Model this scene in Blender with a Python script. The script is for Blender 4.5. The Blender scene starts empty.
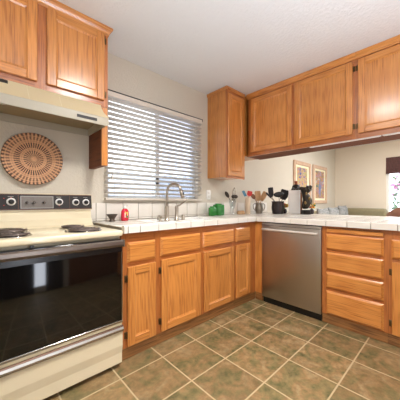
import bpy, bmesh, math, random
from mathutils import Vector, Matrix
random.seed(7)
PI = math.pi
sc = bpy.context.scene
col = sc.collection

# ------------------------------------------------------------------ camera, sky, lights, exposure
CAM = Vector((-2.3077, -1.5586, 1.0857)); YAW = 0.752
cd = bpy.data.cameras.new('camera'); cam = bpy.data.objects.new('camera', cd); col.objects.link(cam)
cam.location = CAM; cam.rotation_euler = (PI/2, 0, -YAW)
cd.sensor_fit = 'HORIZONTAL'; cd.sensor_width = 36; cd.lens = 36*241.55/400; cd.shift_y = 2.18/400
cd.clip_start = 0.02
sc.camera = cam
sc.view_settings.view_transform = 'Standard'; sc.view_settings.look = 'None'
sc.view_settings.gamma = 1; sc.view_settings.use_curve_mapping = False
sc.view_settings.exposure = 0.84

W = bpy.data.worlds.new('sky'); sc.world = W; W.use_nodes = True
bg = W.node_tree.nodes['Background']; bg.inputs[0].default_value = (0.86, 0.93, 1.0, 1); bg.inputs[1].default_value = 2.5

def area(name, loc, rot, sx, sy, power, colr=(1, 1, 1), shape='RECTANGLE', portal=False, spread=PI):
    l = bpy.data.lights.new(name, 'AREA'); l.shape = shape; l.size = sx
    if shape in ('RECTANGLE', 'ELLIPSE'): l.size_y = sy
    l.energy = power; l.color = colr; l.spread = spread
    if portal: l.cycles.is_portal = True
    o = bpy.data.objects.new(name, l); col.objects.link(o); o.location = loc; o.rotation_euler = rot
    return o
WARM = (1.0, 0.985, 0.95)
area('kitchen_ceiling_lamp', (-1.46, -0.88, 2.398), (0, 0, 0), 0.34, 0.34, 9, WARM, 'DISK')
area('added_fill_uplight', (-1.9, -2.1, 0.95), (PI, 0, 0), 2.2, 0.4, 34, (.92, 1.0, 1.12), spread=2.6)  # fill added out of view, bounced off the ceiling; no such lamp stands here
area('added_fill_strip', (-1.86, -2.385, 1.05), (PI/2, 0, 0), 0.24, 1.7, 7, (.9, .97, 1.1))  # added cool fill at the rear wall, mirrored as a strip in the oven glass
area('added_fill_downlight', (-1.40, -0.95, 2.390), (0, 0, 0), 0.30, 0.30, 11, WARM, 'DISK', spread=2.25)  # second added lamp with narrowed spread, brightens floor and base cabinets
area('added_living_lamp', (2.6, -1.1, 2.40), (0, 0, 0), 0.5, 0.5, 38, (.98, 1, 1.02), 'DISK')  # lamp added above the living room without a fixture, lifts the far wall
area('added_living_uplight', (1.9, -2.0, 1.7), (PI, 0, 0), 0.5, 0.5, 22, (.95, 1, 1.06), 'DISK')  # another added upward fill, unseen, on the living room side
area('sink_window_portal', (-0.84, 0.80, 1.6), (-PI/2, 0, 0), 1.2, 1.0, 1, portal=True)
area('living_window_portal', (4.66, -1.2, 1.45), (0, PI/2, 0), 1.3, 1.5, 1, portal=True)

# ------------------------------------------------------------------ materials
def lin(r, g, b):
    f = lambda c: (c/255/12.92 if c/255 <= .04045 else ((c/255+.055)/1.055)**2.4)
    return (f(r), f(g), f(b), 1)
class NT:
    def __init__(s, name):
        s.m = bpy.data.materials.new(name); s.m.use_nodes = True; s.t = s.m.node_tree
        s.b = s.t.nodes['Principled BSDF']
    def n(s, typ, **kw):
        x = s.t.nodes.new(typ)
        for k, v in kw.items(): setattr(x, k, v)
        return x
    def l(s, a, b): s.t.links.new(a, b)
    def math(s, op, a, b=None, c=None):
        x = s.n('ShaderNodeMath', operation=op)
        for i, v in enumerate((a, b, c)):
            if v is None: continue
            if isinstance(v, (int, float)): x.inputs[i].default_value = v
            else: s.l(v, x.inputs[i])
        return x.outputs[0]
    def mix(s, f, a, b, blend='MIX'):
        x = s.n('ShaderNodeMix', data_type='RGBA', blend_type=blend)
        for i, v in ((0, f), (6, a), (7, b)):
            if isinstance(v, (int, float, tuple)): x.inputs[i].default_value = v
            else: s.l(v, x.inputs[i])
        return x.outputs[2]
    def ramp(s, f, stops):
        x = s.n('ShaderNodeValToRGB'); e = x.color_ramp.elements
        while len(e) < len(stops): e.new(0.5)
        for k, (p, c) in zip(e, stops): k.position = p; k.color = c
        s.l(f, x.inputs[0]); return x.outputs[0]
    def coord(s, which='Object', scale=(1, 1, 1), loc=None):
        tc = s.n('ShaderNodeTexCoord'); mp = s.n('ShaderNodeMapping'); mp.inputs['Scale'].default_value = scale
        if loc is not None: s.l(loc, mp.inputs['Location'])
        s.l(tc.outputs[which], mp.inputs[0]); return mp.outputs[0]
    def noise(s, vec, scale, detail=4, rough=.55, dist=0):
        x = s.n('ShaderNodeTexNoise'); x.inputs['Scale'].default_value = scale; x.inputs['Detail'].default_value = detail
        x.inputs['Roughness'].default_value = rough; x.inputs['Distortion'].default_value = dist
        s.l(vec, x.inputs['Vector']); return x.outputs['Fac']
    def bump(s, h, strength=.2, dist=.01):
        x = s.n('ShaderNodeBump'); x.inputs['Strength'].default_value = strength; x.inputs['Distance'].default_value = dist
        s.l(h, x.inputs['Height']); s.l(x.outputs[0], s.b.inputs['Normal'])
    def set(s, **kw):
        for k, v in kw.items():
            p = s.b.inputs[k.replace('_', ' ')]
            if isinstance(v, (int, float, tuple)): p.default_value = v
            else: s.l(v, p)
        return s
M = {}
def plain(name, rgb, rough=.5, metal=0., var=.06, scale=30, bump=0, **kw):
    t = NT(name); c = lin(*rgb)
    f = t.noise(t.coord(), scale, 3)
    dk = tuple(x*(1-var) for x in c[:3])+(1,); lt = tuple(min(1, x*(1+var)) for x in c[:3])+(1,)
    t.set(Base_Color=t.mix(f, dk, lt), Roughness=rough, Metallic=metal, **kw)
    if bump: t.bump(f, bump, .003)
    M[name] = t.m
    return t.m

def oak(name, axis, light=(205, 140, 80), dark=(160, 98, 48), rough=.32, coat=.8):
    t = NT(name)
    oi = t.n('ShaderNodeObjectInfo'); v = t.n('ShaderNodeVectorMath', operation='SCALE')
    cb = t.n('ShaderNodeCombineXYZ')
    for i in range(3): t.l(oi.outputs['Random'], cb.inputs[i])
    t.l(cb.outputs[0], v.inputs[0]); v.inputs['Scale'].default_value = 13.7
    k = 'xyz'.index(axis)
    sc1 = [38, 38, 38]; sc1[k] = 1.6
    sc2 = [150, 150, 150]; sc2[k] = 5
    sc3 = [6, 6, 6]; sc3[k] = .7
    a = t.noise(t.coord('Object', tuple(sc1), v.outputs[0]), 1, 4, .6, .8)
    b = t.noise(t.coord('Object', tuple(sc2), v.outputs[0]), 1, 2, .5)
    wv = t.n('ShaderNodeTexWave', wave_type='RINGS', rings_direction='XYZ'[(k+1) % 3] if axis != 'z' else 'Y')
    wv.inputs['Scale'].default_value = 2.6; wv.inputs['Distortion'].default_value = 3.5; wv.inputs['Detail'].default_value = 2
    t.l(t.coord('Object', tuple(sc3), v.outputs[0]), wv.inputs['Vector'])
    g = t.math('ADD', t.math('MULTIPLY', a, .62), t.math('ADD', t.math('MULTIPLY', wv.outputs['Fac'], .10), t.math('MULTIPLY', b, .30)))
    c = t.ramp(g, [(.28, lin(*dark)), (.5, lin(*[(x*2+y)/3 for x, y in zip(light, dark)])), (.72, lin(*light))])
    pores = t.ramp(b, [(.30, (.60, .50, .44, 1)), (.46, (1, 1, 1, 1))])
    c = t.mix(.8, c, t.mix(1.0, c, pores, 'MULTIPLY'))
    tint = t.math('ADD', .93, t.math('MULTIPLY', oi.outputs['Random'], .14))
    hs = t.n('ShaderNodeHueSaturation'); t.l(tint, hs.inputs['Value']); t.l(c, hs.inputs['Color'])
    t.set(Base_Color=hs.outputs[0], Roughness=rough, Coat_Weight=coat, Coat_Roughness=.2)
    t.bump(g, .12, .002)
    M[name] = t.m
OL, OD = (220, 149, 75), (184, 108, 45)
for ax in 'xyz': oak('oak_'+ax, ax, OL, OD)
for ax in 'xyz': oak('oak_frame_'+ax, ax, (194, 118, 58), (150, 82, 36))  # darker oak puts the shade around the doors into the face frame colour
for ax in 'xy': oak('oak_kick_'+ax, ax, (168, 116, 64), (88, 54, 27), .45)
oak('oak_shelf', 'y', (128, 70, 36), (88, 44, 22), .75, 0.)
oak('pale_wood', 'z', (214, 172, 122), (180, 132, 84), .55)
oak('pink_wood', 'z', (214, 180, 152), (192, 154, 126), .5)
oak('brown_wood', 'z', (150, 96, 56), (104, 62, 34), .45)
oak('dark_panel', 'z', (44, 34, 30), (26, 20, 18), .5)

def wallpaint(name, rgb, bumpk=.25, scale=55):
    t = NT(name); v = t.coord('Object')
    f = t.noise(v, scale, 5, .6); f2 = t.noise(v, 3, 2)
    c = lin(*rgb); t.set(Base_Color=t.mix(f2, tuple(x*.97 for x in c[:3])+(1,), c), Roughness=.7)
    t.bump(t.ramp(f, [(.42, (0, 0, 0, 1)), (.62, (1, 1, 1, 1))]), bumpk, .004); M[name] = t.m
wallpaint('wall_paint', (210, 201, 185)); wallpaint('ceiling_paint', (232, 232, 232), .35, 40)
wallpaint('living_paint', (232, 219, 200), .12)

def floor_mat():
    t = NT('floor_tile'); tc = t.n('ShaderNodeTexCoord'); s = t.n('ShaderNodeSeparateXYZ'); t.l(tc.outputs['Object'], s.inputs[0])
    P = .309
    u = t.math('DIVIDE', t.math('SUBTRACT', s.outputs[0], -.105), P); w = t.math('DIVIDE', t.math('SUBTRACT', s.outputs[1], -.143), P)
    def edge(q):
        f = t.math('FRACT', q); return t.math('MINIMUM', f, t.math('SUBTRACT', 1, f))
    e = t.math('MINIMUM', edge(u), edge(w))
    g = t.ramp(e, [(.011, (0, 0, 0, 1)), (.017, (1, 1, 1, 1))])
    cb = t.n('ShaderNodeCombineXYZ'); t.l(t.math('FLOOR', u), cb.inputs[0]); t.l(t.math('FLOOR', w), cb.inputs[1])
    wn = t.n('ShaderNodeTexWhiteNoise', noise_dimensions='3D'); t.l(cb.outputs[0], wn.inputs['Vector'])
    va = t.n('ShaderNodeVectorMath', operation='MULTIPLY_ADD'); t.l(wn.outputs['Color'], va.inputs[0]); va.inputs[1].default_value = (9, 9, 9); t.l(tc.outputs['Object'], va.inputs[2])
    n1 = t.noise(va.outputs[0], 7, 6, .62, .6); n2 = t.noise(va.outputs[0], 22, 5, .65)
    c = t.ramp(n1, [(.32, lin(78, 76, 42)), (.44, lin(112, 104, 62)), (.54, lin(148, 112, 72)), (.66, lin(168, 144, 104))])
    c = t.mix(.45, c, t.ramp(n2, [(.35, lin(80, 78, 48)), (.65, lin(160, 132, 92))]))
    hs = t.n('ShaderNodeHueSaturation'); t.l(t.math('ADD', .9, t.math('MULTIPLY', wn.outputs['Value'], .2)), hs.inputs['Value']); t.l(c, hs.inputs['Color'])
    t.set(Base_Color=t.mix(g, lin(186, 164, 126), hs.outputs[0]), Roughness=t.math('ADD', .5, t.math('MULTIPLY', n2, .1)))
    t.bump(t.math('ADD', g, t.math('MULTIPLY', n2, .12)), .35, .003); M['floor_tile'] = t.m
floor_mat()
plain('carpet', (176, 160, 138), .95, var=.15, scale=200)
plain('white_tile', (230, 224, 214), .18, var=.02, scale=4)
plain('grout', (150, 140, 126), .8)
plain('white_enamel', (240, 238, 234), .15, var=.01)
plain('cream_enamel', (226, 212, 180), .22, var=.015, scale=5, Coat_Weight=.3)
plain('cream_dark', (214, 202, 172), .3, var=.02, scale=5)
plain('hood_cream', (178, 170, 152), .35, var=.015, scale=5)
plain('hood_top', (200, 182, 146), .35, var=.015, scale=5)
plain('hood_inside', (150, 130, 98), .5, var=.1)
plain('black_plastic', (22, 21, 21), .35)
plain('black_rubber', (14, 14, 14), .7)
plain('panel_black', (34, 28, 26), .6, var=.15)
plain('clock_grey', (112, 104, 97), .5, var=.25, scale=80)
plain('panel_brown', (104, 66, 44), .35)
plain('silver_print', (150, 146, 140), .35, metal=.6)
plain('ring_silver', (236, 234, 230), .5)
plain('red_mark', (190, 52, 40), .4)
plain('chrome', (176, 171, 166), .16, metal=1, var=.02)
plain('bronze_trim', (120, 92, 78), .25, metal=1)
plain('handle_grey', (122, 112, 104), .35, metal=.8)
plain('nickel', (176, 166, 152), .28, metal=1, var=.03)
plain('brushed_handle', (214, 206, 196), .42, metal=.35, var=.02)
plain('coil', (116, 104, 98), .45, metal=.7, var=.2, scale=60)
plain('hinge_brass', (106, 84, 56), .4, metal=.9)
plain('blind_white', (208, 200, 190), .5, var=.02)
plain('blind_valance', (216, 206, 194), .5, var=.02)
plain('rail_black', (36, 34, 34), .4)
plain('window_metal', (206, 210, 214), .4, var=.02)
plain('plate_white', (240, 238, 232), .35, var=.01)
plain('fence_paint', (206, 212, 224), .8, var=.08, scale=12)
plain('concrete', (190, 190, 188), .9, var=.08, scale=8)
plain('green_ceramic', (34, 128, 44), .2, var=.2, scale=20, Coat_Weight=.4)
plain('soap_red', (204, 34, 58), .2, var=.05)
plain('label_yellow', (236, 206, 96), .4, var=.2)
plain('label_green', (60, 140, 70), .4)
plain('label_cream', (244, 236, 222), .4)
plain('dark_pewter', (92, 82, 74), .4, metal=.85, var=.25)
plain('pewter', (150, 142, 130), .3, metal=.95, var=.15)
plain('dark_glaze', (54, 44, 46), .22, var=.45, scale=14)
plain('utensil_black', (34, 34, 38), .38)
plain('utensil_steel', (150, 146, 142), .25, metal=1)
plain('utensil_dark', (66, 56, 48), .35, metal=.5)
plain('spoon_red', (206, 44, 36), .35)
plain('brush_blue', (86, 148, 180), .5)
plain('bristle_white', (232, 232, 226), .7)
plain('holder_beige', (226, 202, 174), .55, var=.12, scale=14)
plain('board_white', (240, 238, 234), .4, var=.01)
plain('copper_wood', (168, 88, 48), .3)
plain('bronze_dark', (58, 52, 44), .38, metal=.55, var=.7, scale=18)
plain('bronze_gold', (136, 112, 66), .4, metal=.6, var=.4, scale=24)
plain('flower_red', (206, 62, 50), .6, var=.2)
plain('flower_yellow', (240, 196, 90), .6, var=.2)
plain('flower_pink', (196, 128, 172), .6, var=.15)
plain('leaf_green', (96, 128, 78), .6, var=.3)
plain('leaf_pale', (104, 126, 100), .7, var=.2)
plain('frame_mat', (236, 228, 196), .8, var=.02)
plain('sofa_olive', (132, 122, 92), .9, var=.12, scale=18)
plain('leather_brown', (104, 66, 48), .5, var=.25, scale=26, bump=.2)
plain('oven_glass', (9, 8, 8), .07, var=.2, scale=3, Specular_IOR_Level=.6)
plain('oven_band', (30, 29, 29), .25)
plain('dark_vent', (40, 36, 34), .5)
plain('lamp_glass', (250, 244, 230), .4, Emission_Color=(1, .93, .84, 1), Emission_Strength=1.5)
plain('light_white', (222, 216, 208), .4)

def stainless():
    t = NT('stainless'); v = t.coord('Object', (220, 2, 260)); v2 = t.coord('Object', (3, 3, 1.2))
    a = t.noise(t.coord('Object', (4, 260, 4)), 1, 2); b = t.noise(v2, 1, 3)
    t.set(Base_Color=t.mix(b, lin(172, 164, 157), lin(198, 190, 183)), Metallic=1., Roughness=t.math('ADD', .27, t.math('MULTIPLY', a, .1)), Anisotropic=.5)
    w_ = t.noise(t.coord('Object', (9, 9, .5)), 1, 3)
    t.bump(w_, .35, .012); M['stainless'] = t.m
stainless()

def clear(name, rgb, gloss=.06, rough=.02, op=0.0):
    t = NT(name); tr = t.n('ShaderNodeBsdfTransparent'); tr.inputs[0].default_value = rgb+(1,)
    gl = t.n('ShaderNodeBsdfGlossy'); gl.inputs['Roughness'].default_value = rough
    mx = t.n('ShaderNodeMixShader'); mx.inputs[0].default_value = gloss
    t.l(tr.outputs[0], mx.inputs[1]); t.l(gl.outputs[0], mx.inputs[2])
    out = mx.outputs[0]
    if op:
        df = t.n('ShaderNodeBsdfDiffuse'); df.inputs[0].default_value = (.32, .36, .44, 1)
        m2 = t.n('ShaderNodeMixShader'); m2.inputs[0].default_value = op
        t.l(out, m2.inputs[1]); t.l(df.outputs[0], m2.inputs[2]); out = m2.outputs[0]
    t.l(out, t.n('ShaderNodeOutputMaterial').inputs[0])
    for x in list(t.t.nodes):
        if x.type == 'OUTPUT_MATERIAL' and not x.inputs[0].is_linked: t.t.nodes.remove(x)
    old = [x for x in t.t.nodes if x.type == 'OUTPUT_MATERIAL']
    if len(old) > 1: t.t.nodes.remove(old[0])
    M[name] = t.m
clear('window_glass', (.97, .98, 1.0)); clear('screen_mesh', (.86, .88, .93), .0, .5, .16); clear('vase_glass', (.93, .95, .95), .16, .05)

def basket_mat():
    t = NT('basket_weave'); tc = t.n('ShaderNodeTexCoord'); s = t.n('ShaderNodeSeparateXYZ'); t.l(tc.outputs['Object'], s.inputs[0])
    x, z = s.outputs[0], s.outputs[2]
    r = t.math('DIVIDE', t.math('SQRT', t.math('ADD', t.math('MULTIPLY', x, x), t.math('MULTIPLY', z, z))), .19)
    a = t.math('ADD', t.math('MULTIPLY', t.math('ARCTAN2', z, x), 1/(2*PI)), t.math('MULTIPLY', t.noise(tc.outputs['Object'], 34, 2), .012))
    ring = t.math('FLOOR', t.math('MULTIPLY', r, 13))
    def dash(n, th):
        return t.math('GREATER_THAN', t.math('FRACT', t.math('ADD', t.math('MULTIPLY', a, n), 0.001)), th)
    spokes = t.math('MULTIPLY', dash(46, .5), t.math('GREATER_THAN', r, .42))
    spokes2 = t.math('MULTIPLY', dash(24, .5), t.math('LESS_THAN', r, .42))
    dsh = t.math('MAXIMUM', spokes, spokes2)
    rm = t.ramp(r, [(0, (0, 0, 0, 1)), (.09, (.0, .0, .0, 1)), (.10, (.75, .75, .75, 1)), (.32, (.85, .85, .85, 1)), (.34, (.15, .15, .15, 1)), (.43, (.15, .15, .15, 1)), (.45, (1, 1, 1, 1)), (.62, (.9, .9, .9, 1)), (.64, (.22, .22, .22, 1)), (.74, (.22, .22, .22, 1)), (.76, (.72, .72, .72, 1)), (.86, (.72, .72, .72, 1)), (.88, (.2, .2, .2, 1)), (.92, (.85, .85, .85, 1))])
    nz = t.noise(tc.outputs['Object'], 26, 3)
    straw = t.mix(nz, lin(218, 172, 132), lin(194, 138, 100))
    coils = t.math('ABSOLUTE', t.math('SINE', t.math('MULTIPLY', r, 13*PI)))
    gap = t.math('GREATER_THAN', coils, .22)
    c = t.mix(t.math('MULTIPLY', t.math('MULTIPLY', dsh, rm), 1.0), straw, lin(44, 34, 34))
    c = t.mix(t.math('MULTIPLY', t.math('SUBTRACT', 1, gap), .35), c, lin(96, 64, 46))
    t.set(Base_Color=c, Roughness=.75); t.bump(coils, .5, .004); M['basket_weave'] = t.m
basket_mat()

def print_mat(name, seed, cols, blue):
    t = NT(name); tc = t.n('ShaderNodeTexCoord'); mp = t.n('ShaderNodeMapping'); mp.inputs['Location'].default_value = (seed, seed*2.3, seed)
    t.l(tc.outputs['Object'], mp.inputs[0])
    vo = t.n('ShaderNodeTexVoronoi'); vo.inputs['Scale'].default_value = 15; t.l(mp.outputs[0], vo.inputs['Vector'])
    n = t.noise(mp.outputs[0], 9, 5, .7, 1.2)
    f = t.math('ADD', t.math('SUBTRACT', t.math('MULTIPLY', n, 1.7), .48), t.math('MULTIPLY', vo.outputs['Distance'], .35))
    c = t.ramp(f, [(.28+.1*i, lin(*k)) for i, k in enumerate(cols)])
    s = t.n('ShaderNodeSeparateXYZ'); t.l(tc.outputs['Object'], s.inputs[0])
    d = t.math('ADD', t.math('MULTIPLY', t.math('ABSOLUTE', s.outputs[0]), 7.5), t.math('ADD', t.math('MULTIPLY', t.math('ABSOLUTE', t.math('SUBTRACT', s.outputs[2], -.08+blue)), 2.0), t.math('MULTIPLY', n, .8)))
    c = t.mix(t.ramp(d, [(.75, (1, 1, 1, 1)), (1.0, (0, 0, 0, 1))]), c, lin(96, 122, 170))
    t.set(Base_Color=c, Roughness=.5); M[name] = t.m
PC = [(60, 74, 120), (110, 130, 170), (190, 112, 100), (216, 186, 96), (110, 140, 96), (222, 176, 176)]
print_mat('art_left', 1.3, PC, .6); print_mat('art_right', 4.1, [(56, 62, 110), (96, 124, 100), (206, 166, 80), (184, 92, 84), (110, 136, 184), (226, 204, 150)], 0)
def sofa_pattern():
    t = NT('sofa_pattern'); n = t.noise(t.coord('Object', (7, 7, 16)), 1, 5, .65, 1.6)
    t.set(Base_Color=t.ramp(n, [(.3, lin(92, 92, 90)), (.46, lin(126, 126, 124)), (.58, lin(156, 154, 150)), (.7, lin(112, 108, 98))]), Roughness=.9); M['sofa_pattern'] = t.m
sofa_pattern()
def woven_shade():
    t = NT('woven_shade'); n = t.noise(t.coord('Object', (3, 3, 120)), 1, 3, .6); n2 = t.noise(t.coord('Object', (2, 40, 10)), 1, 3)
    t.set(Base_Color=t.mix(t.math('MULTIPLY', n, n2), lin(62, 36, 34), lin(142, 96, 88)), Roughness=.8); t.bump(n, .3, .003); M['woven_shade'] = t.m
woven_shade()

# ------------------------------------------------------------------ mesh helpers
class MB:
    """collects shapes given in a local frame (a, n, z): origin + a*U + n*N + z*Z"""
    def __init__(s, O=(0, 0, 0), U=(1, 0, 0), N=(0, 1, 0)):
        s.bm = bmesh.new(); s.O, s.U, s.N = Vector(O), Vector(U), Vector(N); s.slot = 0; s.mats = []
    def P(s, a, n, z): return s.O+s.U*a+s.N*n+Vector((0, 0, z))
    def faces(s, vs, fs, smooth=False):
        bv = [s.bm.verts.new(v) for v in vs]
        for f in fs:
            try:
                k = s.bm.faces.new([bv[i] for i in f]); k.material_index = s.slot; k.smooth = smooth
            except ValueError: pass
        return s
    def box(s, a0, a1, n0, n1, z0, z1, bev=0, seg=1):
        vs = [s.P(a, n, z) for z in (z0, z1) for n in (n0, n1) for a in (a0, a1)]
        bm2 = bmesh.new(); bv = [bm2.verts.new(v) for v in vs]
        for f in ((0, 1, 3, 2), (4, 6, 7, 5), (0, 4, 5, 1), (2, 3, 7, 6), (0, 2, 6, 4), (1, 5, 7, 3)): bm2.faces.new([bv[i] for i in f])
        if bev: bmesh.ops.bevel(bm2, geom=bm2.edges[:]+bm2.verts[:], offset=bev, segments=seg, affect='EDGES', profile=.5)
        return s._take(bm2, seg > 1)
    def _take(s, bm2, smooth=False):
        bm2.verts.ensure_lookup_table()
        mp = {v: s.bm.verts.new(v.co) for v in bm2.verts}
        for f in bm2.faces:
            k = s.bm.faces.new([mp[v] for v in f.verts]); k.material_index = s.slot; k.smooth = smooth or f.smooth
        bm2.free(); return s
    def chamfer_slab(s, a0, a1, z0, z1, n0, n1, c, cd=None):
        """slab whose front (n1) face is inset by c, with the slope cd deep"""
        cd = cd or c*.8
        def ring(i, n): return [s.P(a0+i, n, z0+i), s.P(a1-i, n, z0+i), s.P(a1-i, n, z1-i), s.P(a0+i, n, z1-i)]
        vs = ring(0, n0)+ring(0, n1-cd)+ring(c*.35, n1-cd*.75)+ring(c, n1)
        fs = [(0, 1, 2, 3)]+[tuple(j*4+i for j, i in ((r, k), (r, (k+1) % 4), (r+1, (k+1) % 4), (r+1, k))) for r in range(3) for k in range(4)]+[(12, 13, 14, 15)]
        return s.faces(vs, fs)
    def prism(s, pts, z0, z1, plane='an', smooth=False):
        """extrude a polygon; plane 'an' extrudes along z, 'nz' along a, 'az' along n"""
        f = {'an': lambda p, q, h: s.P(p, q, h), 'nz': lambda p, q, h: s.P(h, p, q), 'az': lambda p, q, h: s.P(p, h, q)}[plane]
        n = len(pts); vs = [f(p, q, z0) for p, q in pts]+[f(p, q, z1) for p, q in pts]
        return s.faces(vs, [tuple(range(n)), tuple(range(2*n-1, n-1, -1))]+[(i, (i+1) % n, (i+1) % n+n, i+n) for i in range(n)], smooth)
    def tube(s, pts, r, seg=10, caps=True):
        pts = [Vector(p) for p in pts]; R = r if isinstance(r, (list, tuple)) else [r]*len(pts)
        rings = []; up = None
        for i, p in enumerate(pts):
            d = (pts[min(i+1, len(pts)-1)]-pts[max(i-1, 0)]).normalized()
            if up is None: up = d.orthogonal().normalized()
            up = (up-d*up.dot(d)).normalized(); sd = d.cross(up)
            rings.append([p+(up*math.cos(2*PI*k/seg)+sd*math.sin(2*PI*k/seg))*R[i] for k in range(seg)])
        vs = [v for g in rings for v in g]; fs = [(i*seg+k, i*seg+(k+1) % seg, (i+1)*seg+(k+1) % seg, (i+1)*seg+k) for i in range(len(pts)-1) for k in range(seg)]
        if caps: fs += [tuple(range(seg-1, -1, -1)), tuple((len(pts)-1)*seg+k for k in range(seg))]
        return s.faces(vs, fs, True)
    def lathe(s, c, prof, seg=28, axis='z', sx=1, sy=1):
        c = Vector(c); vs = []
        for r, h in prof:
            for k in range(seg):
                x, y = r*sx*math.cos(2*PI*k/seg), r*sy*math.sin(2*PI*k/seg)
                vs.append(c+{'z': Vector((x, y, h)), 'y': Vector((x, h, y)), 'x': Vector((h, x, y))}[axis])
        n = len(prof); fs = [(i*seg+k, i*seg+(k+1) % seg, (i+1)*seg+(k+1) % seg, (i+1)*seg+k) for i in range(n-1) for k in range(seg)]
        if prof[0][0] > 1e-5: fs.append(tuple(range(seg-1, -1, -1)))
        if prof[-1][0] > 1e-5: fs.append(tuple((n-1)*seg+k for k in range(seg)))
        return s.faces(vs, fs, True)
    def ball(s, c, rx, ry=None, rz=None, rot=None, seg=16):
        ry = ry or rx; rz = rz or rx; b = bmesh.new(); bmesh.ops.create_uvsphere(b, u_segments=seg, v_segments=seg//2+2, radius=1)
        m = Matrix.Translation(c) @ (rot or Matrix.Identity(4)) @ Matrix.Diagonal((rx, ry, rz, 1)); bmesh.ops.transform(b, matrix=m, verts=b.verts)
        for f in b.faces: f.smooth = True
        return s._take(b)
    def build(s, name, mat, parent=None, origin=None):
        bmesh.ops.remove_doubles(s.bm, verts=s.bm.verts, dist=1e-6)
        bmesh.ops.recalc_face_normals(s.bm, faces=s.bm.faces)
        if parent is not None: org = ORG[parent.name]
        elif origin is not None: org = Vector(origin)
        else:
            xs = [v.co for v in s.bm.verts]; org = Vector(((min(v.x for v in xs)+max(v.x for v in xs))/2, (min(v.y for v in xs)+max(v.y for v in xs))/2, min(v.z for v in xs)))
        bmesh.ops.translate(s.bm, verts=s.bm.verts, vec=-org)
        me = bpy.data.meshes.new(name); s.bm.to_mesh(me); s.bm.free()
        for k in (mat if isinstance(mat, (list, tuple)) else [mat]): me.materials.append(M[k])
        o = bpy.data.objects.new(name, me); col.objects.link(o); ORG[o.name] = org
        if parent is not None: o.parent = parent
        else: o.location = org
        return o
ORG = {}
def tag(o, label=None, cat=None, group=None, kind=None):
    for k, v in (('label', label), ('category', cat), ('group', group), ('kind', kind)):
        if v: o[k] = v
    return o
def thing(name, label, cat, loc, group=None):
    o = bpy.data.objects.new(name, None); o.empty_display_size = .1; col.objects.link(o); o.location = loc; ORG[o.name] = Vector(loc)
    return tag(o, label, cat, group)
def struct(name, mb, mat, parent=None):
    o = mb.build(name, mat, parent)
    if parent is None: o['kind'] = 'structure'
    return o

# ------------------------------------------------------------------ the setting
CZ = 2.449; WY = 0.62; RX = 4.52; BY = -2.40; LX = -3.3
struct('floor', MB().box(LX, 1.16, BY, WY+.1, -.06, 0), 'floor_tile').location
f = bpy.data.objects['floor']; f.data.transform(Matrix.Translation(f.location)); f.location = (0, 0, 0)
struct('floor_living_room', MB().box(1.16, RX+.1, BY, WY+.1, -.06, 0), 'carpet')
struct('ceiling', MB().box(LX-.1, RX+.1, BY-.1, WY+.16, CZ, CZ+.08), 'ceiling_paint')
WX0, WX1, WZ0, WZ1 = -1.42, -.31, 1.12, 2.10
b = MB()
b.box(LX, WX0, WY, WY+.14, 0, CZ); b.box(WX0, WX1, WY, WY+.14, 0, WZ0); b.box(WX0, WX1, WY, WY+.14, WZ1, CZ); b.box(WX1, RX+.1, WY, WY+.14, 0, CZ)
struct('wall_window_side', b, 'wall_paint')
VY0, VY1, VZ0, VZ1 = -1.92, -.44, .72, 2.09
b = MB()
b.box(RX, RX+.1, VY1, WY, 0, CZ); b.box(RX, RX+.1, BY, VY0, 0, CZ); b.box(RX, RX+.1, VY0, VY1, 0, VZ0); b.box(RX, RX+.1, VY0, VY1, VZ1, CZ)
struct('wall_living_room', b, 'living_paint')
struct('wall_rear', MB().box(LX, RX+.1, BY-.1, BY, 0, CZ), 'wall_paint')
struct('wall_left', MB().box(LX-.1, LX, BY-.1, WY+.14, 0, CZ), 'wall_paint')
struct('reflected_panel_1', MB().box(-1.72, -1.33, BY+.002, BY+.05, 0, 2.1, .004), 'dark_panel')  # three dark and brown panels added behind the camera for the oven glass to mirror
struct('reflected_panel_2', MB().box(-3.0, -1.98, BY+.002, BY+.05, 0, 2.1, .004), 'dark_panel')
struct('reflected_panel_3', MB().box(-1.18, .6, BY+.002, BY+.05, 0, 2.1, .004), 'brown_wood')

# kitchen window: aluminium slider in the opening
b = MB(); y0, y1 = WY+.05, WY+.11
for a0, a1, z0, z1 in ((WX0, WX1, WZ0, WZ0+.03), (WX0, WX1, WZ1-.03, WZ1), (WX0, WX0+.03, WZ0, WZ1), (WX1-.03, WX1, WZ0, WZ1)): b.box(a0, a1, y0, y1, z0, z1, .003)
w1 = struct('window_1', b, 'window_metal')
b = MB(); b.box(-.880, -.850, y0-.008, y0+.02, WZ0+.03, WZ1-.03, .003); b.box(-.845, -.817, y0+.022, y0+.05, WZ0+.03, WZ1-.03, .003)
b.build('meeting_rail', 'window_metal', w1)
MB().box(WX0+.03, -.855, y0+.008, y0+.012, WZ0+.03, WZ1-.03).build('pane', 'window_glass', w1)
MB().box(-.835, WX1-.03, y0+.034, y0+.038, WZ0+.03, WZ1-.03).build('pane', 'window_glass', w1)
MB().box(-.82, WX1-.03, y0+.052, y0+.0535, WZ0+.03, WZ1-.03).build('insect_screen', 'screen_mesh', w1)
MB().box(-.885, -.85, y0-.024, y0-.009, 1.27, 1.345, .004).build('latch', 'black_plastic', w1)
# living room window
b = MB()
for a0, a1, z0, z1 in ((VY0, VY1, VZ0, VZ0+.04), (VY0, VY1, VZ1-.04, VZ1), (VY0, VY0+.05, VZ0, VZ1), (VY1-.05, VY1, VZ0, VZ1)): b.box(RX+.03, RX+.08, a0, a1, z0, z1, .003)
w2 = struct('window_2', b, 'plate_white')
MB().box(RX+.05, RX+.054, VY0+.05, VY1-.05, VZ0+.04, VZ1-.04).build('pane', 'window_glass', w2)

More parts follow.
